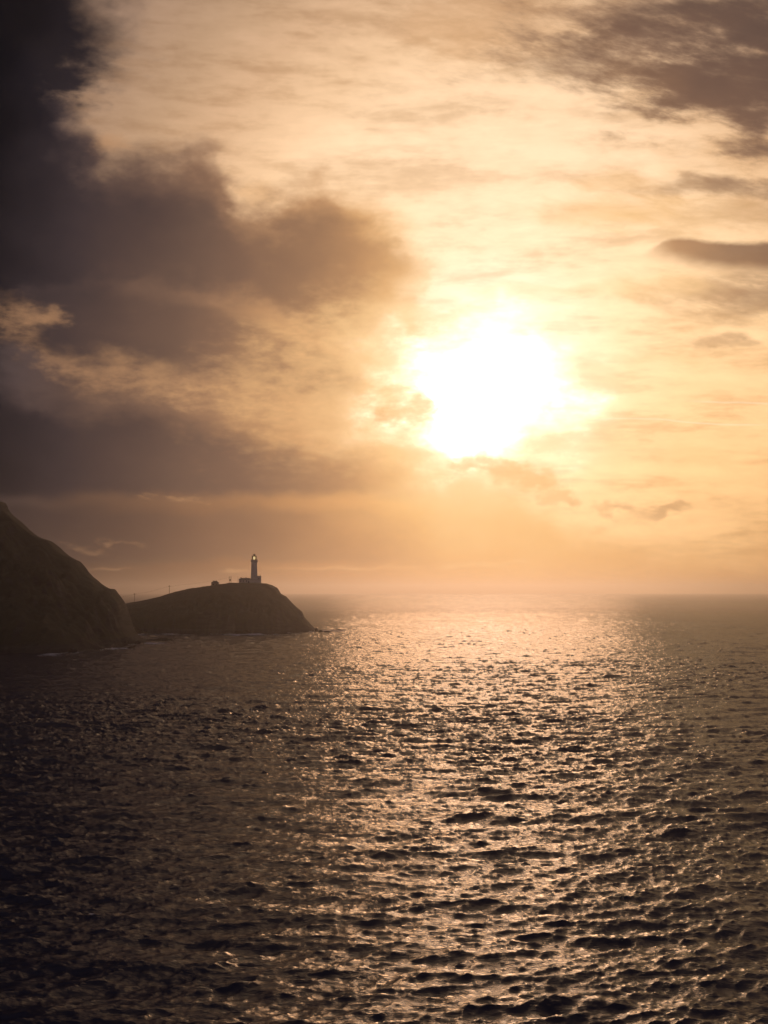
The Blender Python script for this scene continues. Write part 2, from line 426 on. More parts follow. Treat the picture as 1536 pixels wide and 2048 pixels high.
# smooth value noise in numpy, many octaves
class ValueNoise:
    def __init__(self, seed):
        self.g = np.random.default_rng(seed).uniform(-1, 1, (512, 512))
    def one(self, x, y):
        xi = np.floor(x).astype(int); yi = np.floor(y).astype(int)
        fx = x - xi; fy = y - yi
        fx = fx * fx * fx * (fx * (fx * 6 - 15) + 10); fy = fy * fy * fy * (fy * (fy * 6 - 15) + 10)
        g = self.g
        x0, x1, y0, y1 = xi % 512, (xi + 1) % 512, yi % 512, (yi + 1) % 512
        return (g[x0, y0] * (1 - fx) + g[x1, y0] * fx) * (1 - fy) + (g[x0, y1] * (1 - fx) + g[x1, y1] * fx) * fy
    def fbm(self, x, y, octs=5, gain=0.5, ridged=False):
        s = 0.0; a = 1.0
        for k in range(octs):
            v = self.one(x * 2 ** k + 17.3 * k, y * 2 ** k - 9.1 * k)
            s = s + a * ((1 - 2 * np.abs(v)) if ridged else v)
            a *= gain
        return s
VN = ValueNoise(3)

# ------------------------------------------------------------------ materials
def material(name, color, rough=0.8, var=0.25, scale=1.0, bump=0.0, bump_scale=4.0, metallic=0.0, stain=None):
    m = bpy.data.materials.new(name)
    m.use_nodes = True
    t = m.node_tree
    b = t.nodes['Principled BSDF']
    k = NodeKit(t)
    tco = k.new('ShaderNodeTexCoord').outputs['Object']
    n = k.noise(tco, scale, 5.0, 0.6)
    f = k.smooth(n, 0.3, 0.7)
    lo = tuple(c * (1 - var) for c in color); hi = tuple(min(1, c * (1 + var * .6)) for c in color)
    c = k.mix(f, lo, hi)
    if stain:
        v = k.noise(k.vmath('MULTIPLY', tco, (1.6, 1.6, .22)), 1.3, 4.0, 0.6)
        c = k.mix(k.smooth(v, .52, .75, 0.0, .6), c, stain)
    t.links.new(c, b.inputs['Base Color'])
    b.inputs['Roughness'].default_value = rough
    b.inputs['Metallic'].default_value = metallic
    if bump:
        bn = k.new('ShaderNodeBump')
        bn.inputs['Strength'].default_value = bump
        bn.inputs['Distance'].default_value = 0.05
        t.links.new(k.noise(tco, bump_scale, 6.0, 0.6), bn.inputs['Height'])
        t.links.new(bn.outputs[0], b.inputs['Normal'])
    return m

M_WHITE = material('white_render', (.74, .71, .66), .75, .12, .8, .35, 6.0, stain=(.42, .37, .30))
M_SLATE = material('slate_roof', (.07, .07, .08), .6, .3, 2.0, .5, 5.0)
M_BLACK = material('black_paint', (.02, .02, .022), .45, .2, 2.0)
M_IRON = material('dark_iron', (.03, .03, .03), .5, .3, 3.0, metallic=.6)
M_WOOD = material('weathered_timber', (.09, .07, .05), .85, .35, 3.0, .4, 8.0)
M_STONE = material('rough_stone', (.24, .22, .19), .9, .35, .9, .7, 2.5)
M_DARKGLASS = material('dark_window', (.015, .016, .018), .12, .1, 1.0)
M_FEATHER = material('gull_feathers', (.30, .29, .28), .8, .3, 6.0)

def emitter(name, color, strength):
    m = bpy.data.materials.new(name)
    m.use_nodes = True
    b = m.node_tree.nodes['Principled BSDF']
    b.inputs['Base Color'].default_value = (.3, .25, .15, 1)
    b.inputs['Emission Color'].default_value = (*color, 1)
    b.inputs['Emission Strength'].default_value = strength
    return m
M_LENS = emitter('lit_lens', (1.0, .60, .20), .95)
M_LAMP = emitter('lamp_light', (1.0, .78, .42), 1.35)

def pane_material():
    m = bpy.data.materials.new('lantern_glass')
    m.use_nodes = True
    t = m.node_tree
    t.nodes.clear()
    k = NodeKit(t)
    tr = k.new('ShaderNodeBsdfTransparent'); tr.inputs[0].default_value = (.92, .94, .92, 1)
    gl = k.new('ShaderNodeBsdfGlossy'); gl.inputs['Roughness'].default_value = .03
    fr = k.new('ShaderNodeFresnel'); fr.inputs['IOR'].default_value = 1.5
    mx = k.new('ShaderNodeMixShader')
    t.links.new(fr.outputs[0], mx.inputs[0]); t.links.new(tr.outputs[0], mx.inputs[1]); t.links.new(gl.outputs[0], mx.inputs[2])
    o = k.new('ShaderNodeOutputMaterial')
    t.links.new(mx.outputs[0], o.inputs[0])
    return m
M_PANE = pane_material()

def land_material():
    m = bpy.data.materials.new('grass_and_rock')
    m.use_nodes = True
    t = m.node_tree
    b = t.nodes['Principled BSDF']
    k = NodeKit(t)
    geo = k.new('ShaderNodeNewGeometry')
    pos = geo.outputs['Position']
    nz = k.split(geo.outputs['Normal'])[2]
    pz = k.split(pos)[2]
    n1 = k.noise(pos, .06, 6.0, .6)
    n2 = k.noise(pos, .45, 5.0, .65)
    grass = k.mix(k.smooth(n1, .35, .65), (.030, .034, .014), (.058, .052, .024))
    grass = k.mix(k.smooth(n2, .5, .75), grass, (.07, .06, .034))
    strata = k.noise(k.vmath('MULTIPLY', k.vmath('ADD', pos, (0, 0, 0)), (.05, .05, .5)), 1.0, 6.0, .65)
    rock = k.mix(k.smooth(strata, .35, .65), (.026, .024, .023), (.066, .059, .052))
    wet = k.smooth(k.add(pz, k.mul(n2, 3.0)), 4.5, 2.0)
    rock = k.mix(wet, rock, (.025, .024, .022))
    steep = k.smooth(k.add(nz, k.mul(k.sub(n2, .5), .5)), .62, .42)
    steep = k.math('MAXIMUM', steep, k.smooth(k.add(pz, k.mul(n2, 4)), 8.0, 5.0))
    t.links.new(k.mix(steep, grass, rock), b.inputs['Base Color'])
    b.inputs['Roughness'].default_value = .9
    bn = k.new('ShaderNodeBump')
    bn.inputs['Strength'].default_value = .9
    bn.inputs['Distance'].default_value = 1.2
    t.links.new(k.noise(pos, .5, 7.0, .68), bn.inputs['Height'])
    t.links.new(bn.outputs[0], b.inputs['Normal'])
    return m
M_LAND = land_material()

def water_material():
    m = bpy.data.materials.new('sea_water')
    m.use_nodes = True
    t = m.node_tree
    t.nodes.clear()
    k = NodeKit(t)
    geo = k.new('ShaderNodeNewGeometry')
    pos = geo.outputs['Position']
    at = k.new('ShaderNodeAttribute'); at.attribute_name = 'foam'
    fn = k.noise(k.vmath('MULTIPLY', pos, (1.0, 1.0, .3)), 1.1, 5.0, .7)
    foam = k.smooth(k.add(at.outputs['Fac'], k.mul(k.sub(fn, .5), 1.1)), .48, .8)
    # wavelets too small for the mesh, drawn out along the crests
    p2 = k.vmath('MULTIPLY', pos, (.5, 1.0, 0.0))
    fa = k.new('ShaderNodeAttribute'); fa.attribute_name = 'far'
    h0 = k.noise(p2, .16, 4.0, .6)
    h1 = k.noise(p2, 1.4, 3.0, .6)
    h2 = k.noise(p2, 5.5, 3.0, .6)
    bn = k.new('ShaderNodeBump')
    bn.inputs['Strength'].default_value = 1.0
    bn.inputs['Filter Width'].default_value = .001
    bn.inputs['Distance'].default_value = 1.0
    t.links.new(k.add(k.mul(h0, k.mul(fa.outputs['Fac'], RIPPLE_0)), k.add(k.mul(h1, RIPPLE_A), k.mul(h2, RIPPLE_B))), bn.inputs['Height'])
    # a ruffled sea mirrors less at a low angle than flat water: facets hide and shade one another
    fr = k.new('ShaderNodeFresnel'); fr.inputs['IOR'].default_value = 1.33
    t.links.new(bn.outputs[0], fr.inputs['Normal'])
    f = k.math('DIVIDE', fr.outputs[0], k.add(1.0, k.mul(fr.outputs[0], k.lin(fa.outputs['Fac'], 0.0, 1.0, MASKING, .45 * MASKING))))
    gl = k.new('ShaderNodeBsdfGlossy'); gl.inputs['Roughness'].default_value = WATER_ROUGH
    gl.inputs['Color'].default_value = (1, 1, 1, 1)
    t.links.new(bn.outputs[0], gl.inputs['Normal'])
    body = k.new('ShaderNodeBsdfDiffuse'); body.inputs['Color'].default_value = (.028, .028, .050, 1)
    white = k.new('ShaderNodeBsdfDiffuse'); white.inputs['Color'].default_value = (.75, .75, .73, 1)
    m1 = k.new('ShaderNodeMixShader')
    t.links.new(f, m1.inputs[0]); t.links.new(body.outputs[0], m1.inputs[1]); t.links.new(gl.outputs[0], m1.inputs[2])
    m2 = k.new('ShaderNodeMixShader')
    t.links.new(foam, m2.inputs[0]); t.links.new(m1.outputs[0], m2.inputs[1]); t.links.new(white.outputs[0], m2.inputs[2])
    o = k.new('ShaderNodeOutputMaterial')
    t.links.new(m2.outputs[0], o.inputs['Surface'])
    return m
WATER_ROUGH, MASKING, RIPPLE_0, RIPPLE_A, RIPPLE_B = .06, 3.0, .8, .10, .04
M_WATER = water_material()

# ------------------------------------------------------------------ land: two headlands as height fields
def interp(x, pts):
    p = sorted(pts)
    return np.interp(x, [a for a, b in p], [b for a, b in p])

def sstep(a, b, t):
    t = np.clip((t - a) / (b - a), 0, 1)
    return t * t * (3 - 2 * t)

class Land:
    """a hill with a shoreline facing the viewer, a ridge line and a far side"""
    def __init__(self, ridge, shore, ridge_y, back_y, flat_from, cliff):
        self.ridge, self.shore, self.ridge_y, self.back_y, self.flat, self.cliff = ridge, shore, ridge_y, back_y, flat_from, cliff
    def shore_gap(self, x, y):
        """metres of water between the point and the rocks behind it"""
        jag = 5.0 * VN.fbm(x / 34.0, y / 60.0, 4, .55) + 3.0 * VN.fbm(x / 9.0, y / 25.0 + 50, 3, .55)
        yf = np.minimum(interp(x, self.shore) + jag, interp(x, self.ridge_y) - 4)
        return np.where(interp(x, self.ridge) > .5, yf - y, 99.0)
    def height(self, x, y):
        jag = 5.0 * VN.fbm(x / 34.0, y / 60.0, 4, .55) + 3.0 * VN.fbm(x / 9.0, y / 25.0 + 50, 3, .55)
        xs = x + 2.5 * VN.fbm(x / 20.0 + 9, y / 14.0, 3)* sstep(0, 1, np.abs(y - interp(x, self.ridge_y)) / 40.0)
        Rz = interp(xs, self.ridge)
        yr = interp(x, self.ridge_y); yb = interp(x, self.back_y)
        yf = interp(x, self.shore) + jag
        yf = np.minimum(yf, yr - 4)
        t = (y - yf) / (yr - yf)
        front = self.cliff * sstep(-.02, .16, t) + (1 - self.cliff) * np.clip(t / self.flat, 0, 1) ** .85
        front = np.where(t < 0, t * 1.2, front)
        u = np.clip((y - yr - 12) / (yb - yr - 12), 0, 2)
        back = 1 - 1.15 * sstep(0, 1, u) - np.clip(u - 1, 0, 1)
        p = np.where(y < yr, front, back)
        slope = 4 * np.clip(t, 0, 1) * np.clip(1 - t, 0, 1) * (1 - sstep(self.flat * .4, self.flat * .72, t) * (self.flat < .99))
        slope = np.where(y < yr, slope, np.clip(u, 0, 1))
        z = np.where(p > 0, Rz * p, 30.0 * p)
        gully = VN.fbm(x / 26.0, y / 55.0, 5, .55, True) - .6
        rough = VN.fbm(x / 7.0, y / 7.0, 4, .6)
        z = z + slope * (np.clip(Rz, 0, 45) * .15 * gully + 2.0 * rough)
        z = z + np.where(p > .02, .14 * VN.fbm(x / 3.0, y / 3.0, 3, .6), 0)
        return np.maximum(z, -3.0)

headland = Land(
    ridge=[(-420, 22), (-300, 23)] + [(-259.27, 15.13), (-239.79, 18.15), (-226.81, 21.18), (-221.19, 22.91), (-216.0, 24.0), (-209.5, 25.08), (-203.01, 26.16), (-196.51, 27.68), (-190.02, 29.41), (-183.53, 31.57), (-177.04, 33.52), (-166.21, 36.12), (-157.54, 37.42), (-151.04, 38.29), (-142.36, 39.59), (-135.86, 40.46), (-132.39, 41.11), (-125.01, 41.11), (-106.78, 40.89), (-103.31, 40.67), (-98.96, 39.37), (-95.91, 37.64), (-94.17, 36.77), (-92.86, 34.61), (-91.12, 32.01), (-88.94, 30.71), (-85.9, 29.41), (-83.72, 27.03), (-80.24, 22.91), (-77.19, 19.88), (-73.71, 17.29), (-71.54, 14.69), (-70.22, 11.23), (-67.61, 8.21), (-65.44, 5.61), (-62.83, 2.59), (-60.66, 0.43), (-58.92, -1.3), (-56.75, -2.38)] + [(-40, -1.2), (-36, -4)],
    shore=[(-345.19, 1109.15), (-251.9, 1109.15), (-218.31, 1096.66), (-185.09, 1128.44), (-146.39, 1135.02), (-113.9, 1128.44), (-90.7, 1135.02), (-79.7, 1148.42), (-72.94, 1169.11), (-65.53, 1183.33), (-57.46, 1205.32)],
    ridge_y=[(-420, 1236), (-110, 1236), (-80, 1240), (-50, 1252)],
    back_y=[(-420, 1330), (-110, 1320), (-80, 1300), (-50, 1275)],
    flat_from=.72, cliff=.30)

hill = Land(
    ridge=[(-560, 112), (-470, 108), (-400, 104)] + [(-312.55, 112.15), (-278.72, 102.7), (-258.39, 93.93), (-257.34, 90.9), (-255.61, 87.86), (-252.2, 84.83), (-248.12, 81.47), (-243.0, 76.42), (-237.91, 72.72), (-232.83, 70.03), (-226.76, 68.01), (-223.7, 65.32), (-220.97, 61.96), (-215.89, 58.61), (-211.16, 56.26), (-207.44, 54.24), (-204.72, 50.89), (-201.99, 47.2), (-198.6, 43.85), (-195.55, 41.84), (-190.48, 38.15), (-186.1, 35.64), (-184.42, 35.47), (-182.41, 35.47), (-181.04, 33.13), (-179.0, 30.79), (-176.96, 28.11), (-175.6, 25.43), (-174.56, 22.09), (-173.5, 17.41), (-172.11, 12.07), (-170.06, 7.39), (-167.34, 3.72), (-163.3, 1.39), (-159.94, -0.28), (-157.92, -1.61)] + [(-150, -4)],
    shore=[(-385.72, 750.32), (-285.02, 762.05), (-211.59, 786.65), (-183.3, 783.49), (-173.06, 799.56), (-167.44, 806.17), (-163.02, 826.69), (-159.95, 840.96), (-155.19, 851.99), (-152.88, 855.73), (-159.5, 903.34), (-161.97, 947.27), (-161.12, 966.07)],
    ridge_y=[(-560, 955), (-140, 955)],
    back_y=[(-560, 1120), (-220, 1080), (-170, 1010), (-155, 985)],
    flat_from=1.0, cliff=.22)

def build_land(name, land, xs, ys):
    X, Y = np.meshgrid(xs, ys)
    Z = land.height(X, Y)
    v = np.stack([X, Y, Z], -1).reshape(-1, 3)
    nx, ny = len(xs), len(ys)
    i = (np.arange(ny - 1)[:, None] * nx + np.arange(nx - 1)[None, :]).ravel()
    f = np.stack([i, i + 1, i + nx + 1, i + nx], -1)
    keep = (Z.reshape(-1)[f] > -2.95).any(1)
    f = f[keep]
    used = np.zeros(len(v), bool); used[f.ravel()] = True
    remap = np.cumsum(used) - 1
    o = link(name, mesh_np(name, v[used], remap[f]), M_LAND)
    return set_props(o, kind='structure')

build_land('headland', headland, np.linspace(-330, -30, 420), np.linspace(1130, 1330, 210))
build_land('hill', hill, np.linspace(-540, -140, 440), np.linspace(760, 1120, 260))

def ground_z(land, x, y):
    return float(land.height(np.array([[x]]), np.array([[y]]))[0, 0])

# ------------------------------------------------------------------ sea
def ocean_tile(N, L, lo, hi, peak, hs, wind, power, seed):
    g = np.random.default_rng(seed)
    k1 = np.fft.fftfreq(N, L / N) * 2 * np.pi
    kx, ky = np.meshgrid(k1, k1, indexing='ij')
    k = np.hypot(kx, ky); k[0, 0] = 1e-6
    kp = 2 * np.pi / peak
    S = k ** -4.0 * np.exp(-1.1 * (kp / k) ** 2)
    th = np.arctan2(ky, kx) - wind
    S = S * (np.abs(np.cos(th)) ** power * (np.cos(th) > 0) + .012)
    S[(k < 2 * np.pi / hi) | (k > 2 * np.pi / lo)] = 0
    a = (g.normal(size=(N, N)) + 1j * g.normal(size=(N, N))) * np.sqrt(S)
    h = np.fft.ifft2(a)
    s = hs / 4 / h.real.std()
    dx = np.fft.ifft2(-1j * kx / k * a) * s
    dy = np.fft.ifft2(-1j * ky / k * a) * s
    jx = np.fft.ifft2(kx * kx / k * a).real * s
    jy = np.fft.ifft2(ky * ky / k * a).real * s
    return (L, np.stack([h.real * s, dx.real, dy.real, jx + jy], -1).astype(np.float32))

def sample_tile(tile, x, y, rot):
    L, T = tile
    N = T.shape[0]
    c, s = math.cos(rot), math.sin(rot)
    u = ((c * x + s * y) / L * N) % N; v = ((-s * x + c * y) / L * N) % N
    i = u.astype(np.int64); j = v.astype(np.int64)
    fu = (u - i)[..., None].astype(np.float32); fv = (v - j)[..., None].astype(np.float32)
    i %= N; j %= N; i1 = (i + 1) % N; j1 = (j + 1) % N
    r = (T[i, j] * (1 - fu) + T[i1, j] * fu) * (1 - fv) + (T[i, j1] * (1 - fu) + T[i1, j1] * fu) * fv
    h, a, b, q = r[..., 0], r[..., 1], r[..., 2], r[..., 3]
    return h, c * a - s * b, s * a + c * b, q

def build_sea():
    wind = math.atan2(-1.0, .30)
    t_long = ocean_tile(512, 397.0, 9.0, 90.0, 30.0, .6, wind - .2, 6, 1)
    t_mid = ocean_tile(1024, 233.0, 0.8, 24.0, 9.0, .74, wind, 3, 2)
    t_small = ocean_tile(512, 61.0, .35, 4.0, 2.0, .27, wind, 3, 3)
    dense = np.radians(np.linspace(-17.6, 17.6, 660))
    side = np.radians(np.concatenate([np.linspace(17.9, 30, 28), np.linspace(32, 180, 50)]))
    ang = np.concatenate([-side[::-1][1:], dense, side])             # -180 .. 180 about the camera's foot
    rad = np.concatenate([np.geomspace(1.0, 78, 24)[:-1], np.geomspace(78, 2600, 1120)[:-1], np.geomspace(2600, 20800, 60)])
    A, Rr = np.meshgrid(ang, rad)
    X = Rr * np.sin(A); Y = Rr * np.cos(A)
    fade = 1 - sstep(1200, 3200, Rr)              # beyond, waves are finer than the mesh and live in the material
    out = np.zeros(X.shape + (3,), np.float32)
    z = np.zeros_like(X); ox = np.zeros_like(X); oy = np.zeros_like(X); q = np.zeros_like(X)
    for tile, rot, w in ((t_long, .0, 1.0), (t_mid, .0, 1.0), (t_small, .12, 1.0)):
        h, a, b, j = sample_tile(tile, X, Y, rot)
        # gusts: patches of the sea are rougher than others
        gust = np.clip(.88 + .4 * VN.fbm(X / 110.0, Y / 190.0, 4), .65, 1.4) if tile is not t_long else 1.0
        lod = 1.0 if tile is not t_small else np.clip(1.4 - Rr / 1500, .3, 1)
        z += w * h * fade * gust * lod; ox += w * a * gust * lod * fade; oy += w * b * gust * lod * fade; q += w * j
    chop = 1.1
    V = np.stack([X - ox * chop, Y - oy * chop, z], -1)
    foam = sstep(.95, 1.5, q) * .55 * (Rr < 900)
    # surf along the foot of the land
    near = (Rr > 700) & (Rr < 1500) & (X < 60) & (np.abs(A) < .8)
    xs, ys = X[near], Y[near]
    for land in (headland, hill):
        gap = land.shore_gap(xs, ys)
        s = np.exp(-np.clip(gap, 0, 300) / 45.0) * (gap > -8) * (.75 + .6 * VN.fbm(xs / 22.0, ys / 30.0, 4, .6))
        if land is hill: s = s * sstep(-205, -172, xs)          # the surf is at the exposed corner
        foam[near] = np.maximum(foam[near], s)
    # the long tail of white water off the point, and off the corner of the near hill
    for cx, cy, rx, ry, am in ((-48, 1225, 34, 45, .95), (-62, 1190, 24, 40, .8), (-160, 850, 26, 35, .85), (-152, 925, 24, 40, .8), (-188, 820, 22, 22, .65)):
        d = np.hypot((X - cx) / rx, (Y - cy) / ry)
        foam = np.maximum(foam, sstep(1.2, .1, d) * am * (.75 + .5 * VN.fbm(X / 9.0, Y / 9.0, 3)))
    # two crests breaking in the left foreground
    for cx, cy in [(-28.22, 153.54), (-30.69, 152.6)]:
        d = np.hypot((X - cx) / .9, (Y - cy) / .5)
        foam = np.maximum(foam, sstep(1.3, .2, d) * .85)
    nr, na = X.shape
    i = (np.arange(nr - 1)[:, None] * na + np.arange(na - 1)[None, :]).ravel()
    f = np.stack([i, i + na, i + na + 1, i + 1], -1)
    me = mesh_np('sea', V.reshape(-1, 3), f[:, ::-1])
    at = me.attributes.new('foam', 'FLOAT', 'POINT')
    at.data.foreach_set('value', foam.astype(np.float32).ravel())
    at = me.attributes.new('far', 'FLOAT', 'POINT')
    at.data.foreach_set('value', (1 - fade).astype(np.float32).ravel())
    return set_props(link('sea', me, M_WATER), kind='structure')
build_sea()

# ------------------------------------------------------------------ haze
def build_haze():
    m = bpy.data.materials.new('sea_haze')
    m.use_nodes = True
    t = m.node_tree
    t.nodes.clear()
    v = t.nodes.new('ShaderNodeVolumePrincipled')
    v.inputs['Color'].default_value = (.95, .93, .96, 1)
    v.inputs['Density'].default_value = HAZE
    v.inputs['Anisotropy'].default_value = HAZE_G
    o = t.nodes.new('ShaderNodeOutputMaterial')
    t.links.new(v.outputs[0], o.inputs['Volume'])
    bm = bmesh.new()
    add_box(bm, (0, 0, (HAZE_TOP - 5) / 2), (42400, 42400, HAZE_TOP + 5))
    return set_props(bm_link('haze', bm, m), kind='stuff')
HAZE, HAZE_G, HAZE_TOP = 1.1e-4, .86, 122.0
build_haze()

# ------------------------------------------------------------------ lighthouse
S = 1236.0 / 2844.0            # metres per 1/2844 rad at the headland
LX, LY, _z = (-112.77, 1236, 41.11)
def zz(y): return 34.0 + (1182.4 - y) * S
def xx(x): return (x - 768.0) * S
base_z = ground_z(headland, LX, LY) - .3
lh = empty('lighthouse', (LX, LY, base_z))
set_props(lh, 'tall tapering white lighthouse tower with a lit lantern on top of the headland', 'lighthouse')
def rel(y): return zz(y) - base_z
prof = [(3.25, 0), (3.25, .9), (3.08, 1.0)]
y0, y1 = 1164.0, 1125.5
for k in range(13):
    f = k / 12
    prof.append((3.08 - .62 * f ** .8, rel(y0 + (y1 - y0) * f)))
bm = bmesh.new(); add_lathe(bm, prof, 48); bm_link('tower', bm, M_WHITE, lh, True)
bm = bmesh.new()
add_lathe(bm, [(2.46, rel(1125.4)), (2.7, rel(1124.9)), (2.95, rel(1124.2)), (2.98, rel(1123.4)), (2.98, rel(1122.9)), (2.4, rel(1122.8))], 48)
gal = bm_link('gallery', bm, M_WHITE, lh)
bm = bmesh.new()
add_lathe(bm, [(2.80, rel(1122.8)), (2.90, rel(1122.8)), (2.90, rel(1120.6)), (2.80, rel(1120.6))], 48, cap=False)
bm_link('parapet', bm, M_WHITE, gal)
bm = bmesh.new()
for k in range(20):
    a = 2 * math.pi * k / 20
    add_tube(bm, (2.85 * math.cos(a), 2.85 * math.sin(a), rel(1120.6)), (2.85 * math.cos(a), 2.85 * math.sin(a), rel(1118.9)), .045, seg=6)
for zr in (rel(1119.0), rel(1119.9)):
    for k in range(40):
        a, b = 2 * math.pi * k / 40, 2 * math.pi * (k + 1) / 40
        add_tube(bm, (2.85 * math.cos(a), 2.85 * math.sin(a), zr), (2.85 * math.cos(b), 2.85 * math.sin(b), zr), .04, seg=6)
bm_link('railing', bm, M_IRON, gal)
bm = bmesh.new(); add_lathe(bm, [(2.12, rel(1122.8)), (2.12, rel(1120.1)), (2.02, rel(1119.9))], 32); bm_link('lantern_base', bm, M_WHITE, lh)
zb, zt = rel(1119.9), rel(1112.8)
NP = 10
lr = empty('lantern', (0, 0, 0)); lr.parent = lh
for k in range(NP):
    a, b = 2 * math.pi * (k + .5) / NP + math.pi / 2, 2 * math.pi * (k + 1.5) / NP + math.pi / 2
    bm = bmesh.new()
    add_tube(bm, (2.02 * math.cos(a), 2.02 * math.sin(a), zb), (2.02 * math.cos(a), 2.02 * math.sin(a), zt), .11, seg=6)
    bm_link('glazing_bar', bm, M_BLACK, lr)
    bm = bmesh.new()
    c0 = Vector((2.0 * math.cos(a), 2.0 * math.sin(a), 0)); c1 = Vector((2.0 * math.cos(b), 2.0 * math.sin(b), 0))
    m0 = (c0 + c1) / 2
    add_box(bm, (m0.x, m0.y, (zb + zt) / 2), ((c1 - c0).length - .12, .03, zt - zb - .02), math.atan2(c1.y - c0.y, c1.x - c0.x))
    bm_link('pane', bm, M_PANE, lr)
zc = (zb + zt) / 2
bm = bmesh.new()
add_lathe(bm, [(.9, zb + .05), (1.15, zb + .35), (1.35, zc - .5), (1.42, zc), (1.35, zc + .5), (1.15, zt - .4), (.8, zt - .1)], 32)
lens = bm_link('lens', bm, M_LENS, lh, True)
for sx in (-1, 0, 1):
    bm = bmesh.new()
    if sx == 0:
        for v in bmesh.ops.create_icosphere(bm, subdivisions=3, radius=1.0)['verts']:
            v.co = Vector((v.co.x * .62, v.co.y * .35 - 1.36, v.co.z * 1.05 + zc))
        bm_link('lamp', bm, M_LAMP, lens, True)
    else:
        add_box(bm, (sx * .92, -1.22, zc), (.34, .34, zt - zb - .1))
        bm_link('lens_frame', bm, M_BLACK, lens)
bm = bmesh.new()
add_lathe(bm, [(2.25, zt), (2.27, zt + .22), (1.9, zt + .42), (1.15, rel(1111.3)), (1.0, rel(1111.0)), (.98, rel(1109.6)), (1.1, rel(1109.4)), (.95, rel(1108.8)), (.35, rel(1108.4)), (.12, rel(1108.1))], 32)
roof = bm_link('lantern_roof', bm, M_BLACK, lh, False)
bm = bmesh.new(); add_tube(bm, (0, 0, rel(1108.2)), (0, 0, rel(1105.8)), .07, .03, 6); bm_link('finial', bm, M_IRON, roof)

# ------------------------------------------------------------------ buildings on the headland
def hip_roof(bm, cx, cy, w, d, z0, z1, inset, over=.25):
    a = [(cx - w / 2 - over, cy - d / 2 - over), (cx + w / 2 + over, cy - d / 2 - over), (cx + w / 2 + over, cy + d / 2 + over), (cx - w / 2 - over, cy + d / 2 + over)]
    lo = [bm.verts.new((x, y, z0)) for x, y in a]
    eav = [bm.verts.new((x, y, z0 + .15)) for x, y in a]
    r = [bm.verts.new((cx - w / 2 + inset, cy, z1)), bm.verts.new((cx + w / 2 - inset, cy, z1))]
    bm.faces.new(lo[::-1])
    for k in range(4):
        bm.faces.new((lo[k], lo[(k + 1) % 4], eav[(k + 1) % 4], eav[k]))
    bm.faces.new((eav[0], eav[1], r[1], r[0])); bm.faces.new((eav[2], eav[3], r[0], r[1]))
    bm.faces.new((eav[1], eav[2], r[1])); bm.faces.new((eav[3], eav[0], r[0]))

def window_part(parent, x, y, z, w, h, mat_frame=None):
    bm = bmesh.new()
    t = .09
    add_box(bm, (x, y, z + h / 2 - t / 2), (w, .14, t)); add_box(bm, (x, y, z - h / 2 + t / 2), (w, .14, t))
    add_box(bm, (x - w / 2 + t / 2, y, z), (t, .14, h - 2 * t)); add_box(bm, (x + w / 2 - t / 2, y, z), (t, .14, h - 2 * t))
    f = bm_link('window', bm, mat_frame or M_WHITE, parent)
    bm = bmesh.new(); add_box(bm, (x, y + .03, z), (w - 2 * t, .04, h - 2 * t)); bm_link('pane', bm, M_DARKGLASS, f)

# keepers' cottage beside the tower
cxl, cxr = xx(478.6), xx(502.5)
cz0, cz1, cz2 = zz(1166.5), zz(1158.6), zz(1155.9)
cot = empty('cottage', ((cxl + cxr) / 2, LY, cz0))
set_props(cot, 'long low white cottage with a hipped slate roof joined to the left of the lighthouse', 'cottage')
cw = cxr - cxl
bm = bmesh.new(); add_box(bm, (0, 0, (cz1 - cz0) / 2 - .3), (cw, 5.4, cz1 - cz0 + .6)); bm_link('wall', bm, M_WHITE, cot)
bm = bmesh.new(); hip_roof(bm, 0, 0, cw, 5.4, cz1 - cz0 + .01, cz2 - cz0, 1.7, .5); rf = bm_link('roof', bm, M_SLATE, cot)
for px in (482.3, 492.3):
    bm = bmesh.new(); add_box(bm, (xx(px) - cot.location.x, .1, cz2 - cz0 + .05), (.75, .6, .9)); add_box(bm, (xx(px) - cot.location.x, .1, cz2 - cz0 + .56), (.9, .75, .13))
    bm_link('chimney', bm, M_STONE, rf)
for px in (482.6, 487.3, 494.0):
    window_part(cot, xx(px) - cot.location.x, -2.73, zz(1162.2) - cz0, .95, 1.2)
bm = bmesh.new(); add_box(bm, (xx(498.4) - cot.location.x, -2.73, zz(1163.6) - cz0), (.95, .08, 2.05)); bm_link('door', bm, M_BLACK, cot)

# square block right of the tower
axl, axr = xx(513.6), xx(522.4)
az0_, az1_ = zz(1168), zz(1152.6)
an = empty('flat_roofed_building', ((axl + axr) / 2, LY, az0_))
set_props(an, 'tall square white block with a flat roof against the right side of the lighthouse', 'building')
bm = bmesh.new(); add_box(bm, (0, 0, (az1_ - az0_) / 2 - .2), (axr - axl, 4.2, az1_ - az0_ + .4)); bm_link('wall', bm, M_WHITE, an)
bm = bmesh.new(); add_box(bm, (0, 0, az1_ - az0_ + .13), (axr - axl + .36, 4.5, .26)); bevel(bm, .04); rf = bm_link('roof', bm, M_SLATE, an)
for px, y in ((518.0, 1149.9), (520.7, 1149.0)):
    bm = bmesh.new(); add_tube(bm, (xx(px) - an.location.x, .3, az1_ - az0_ + .2), (xx(px) - an.location.x, .3, zz(y) - az0_), .16, .13, 8); bm_link('flue', bm, M_IRON, rf)
window_part(an, .2, -2.13, (az1_ - az0_) * .72, .8, 1.2)

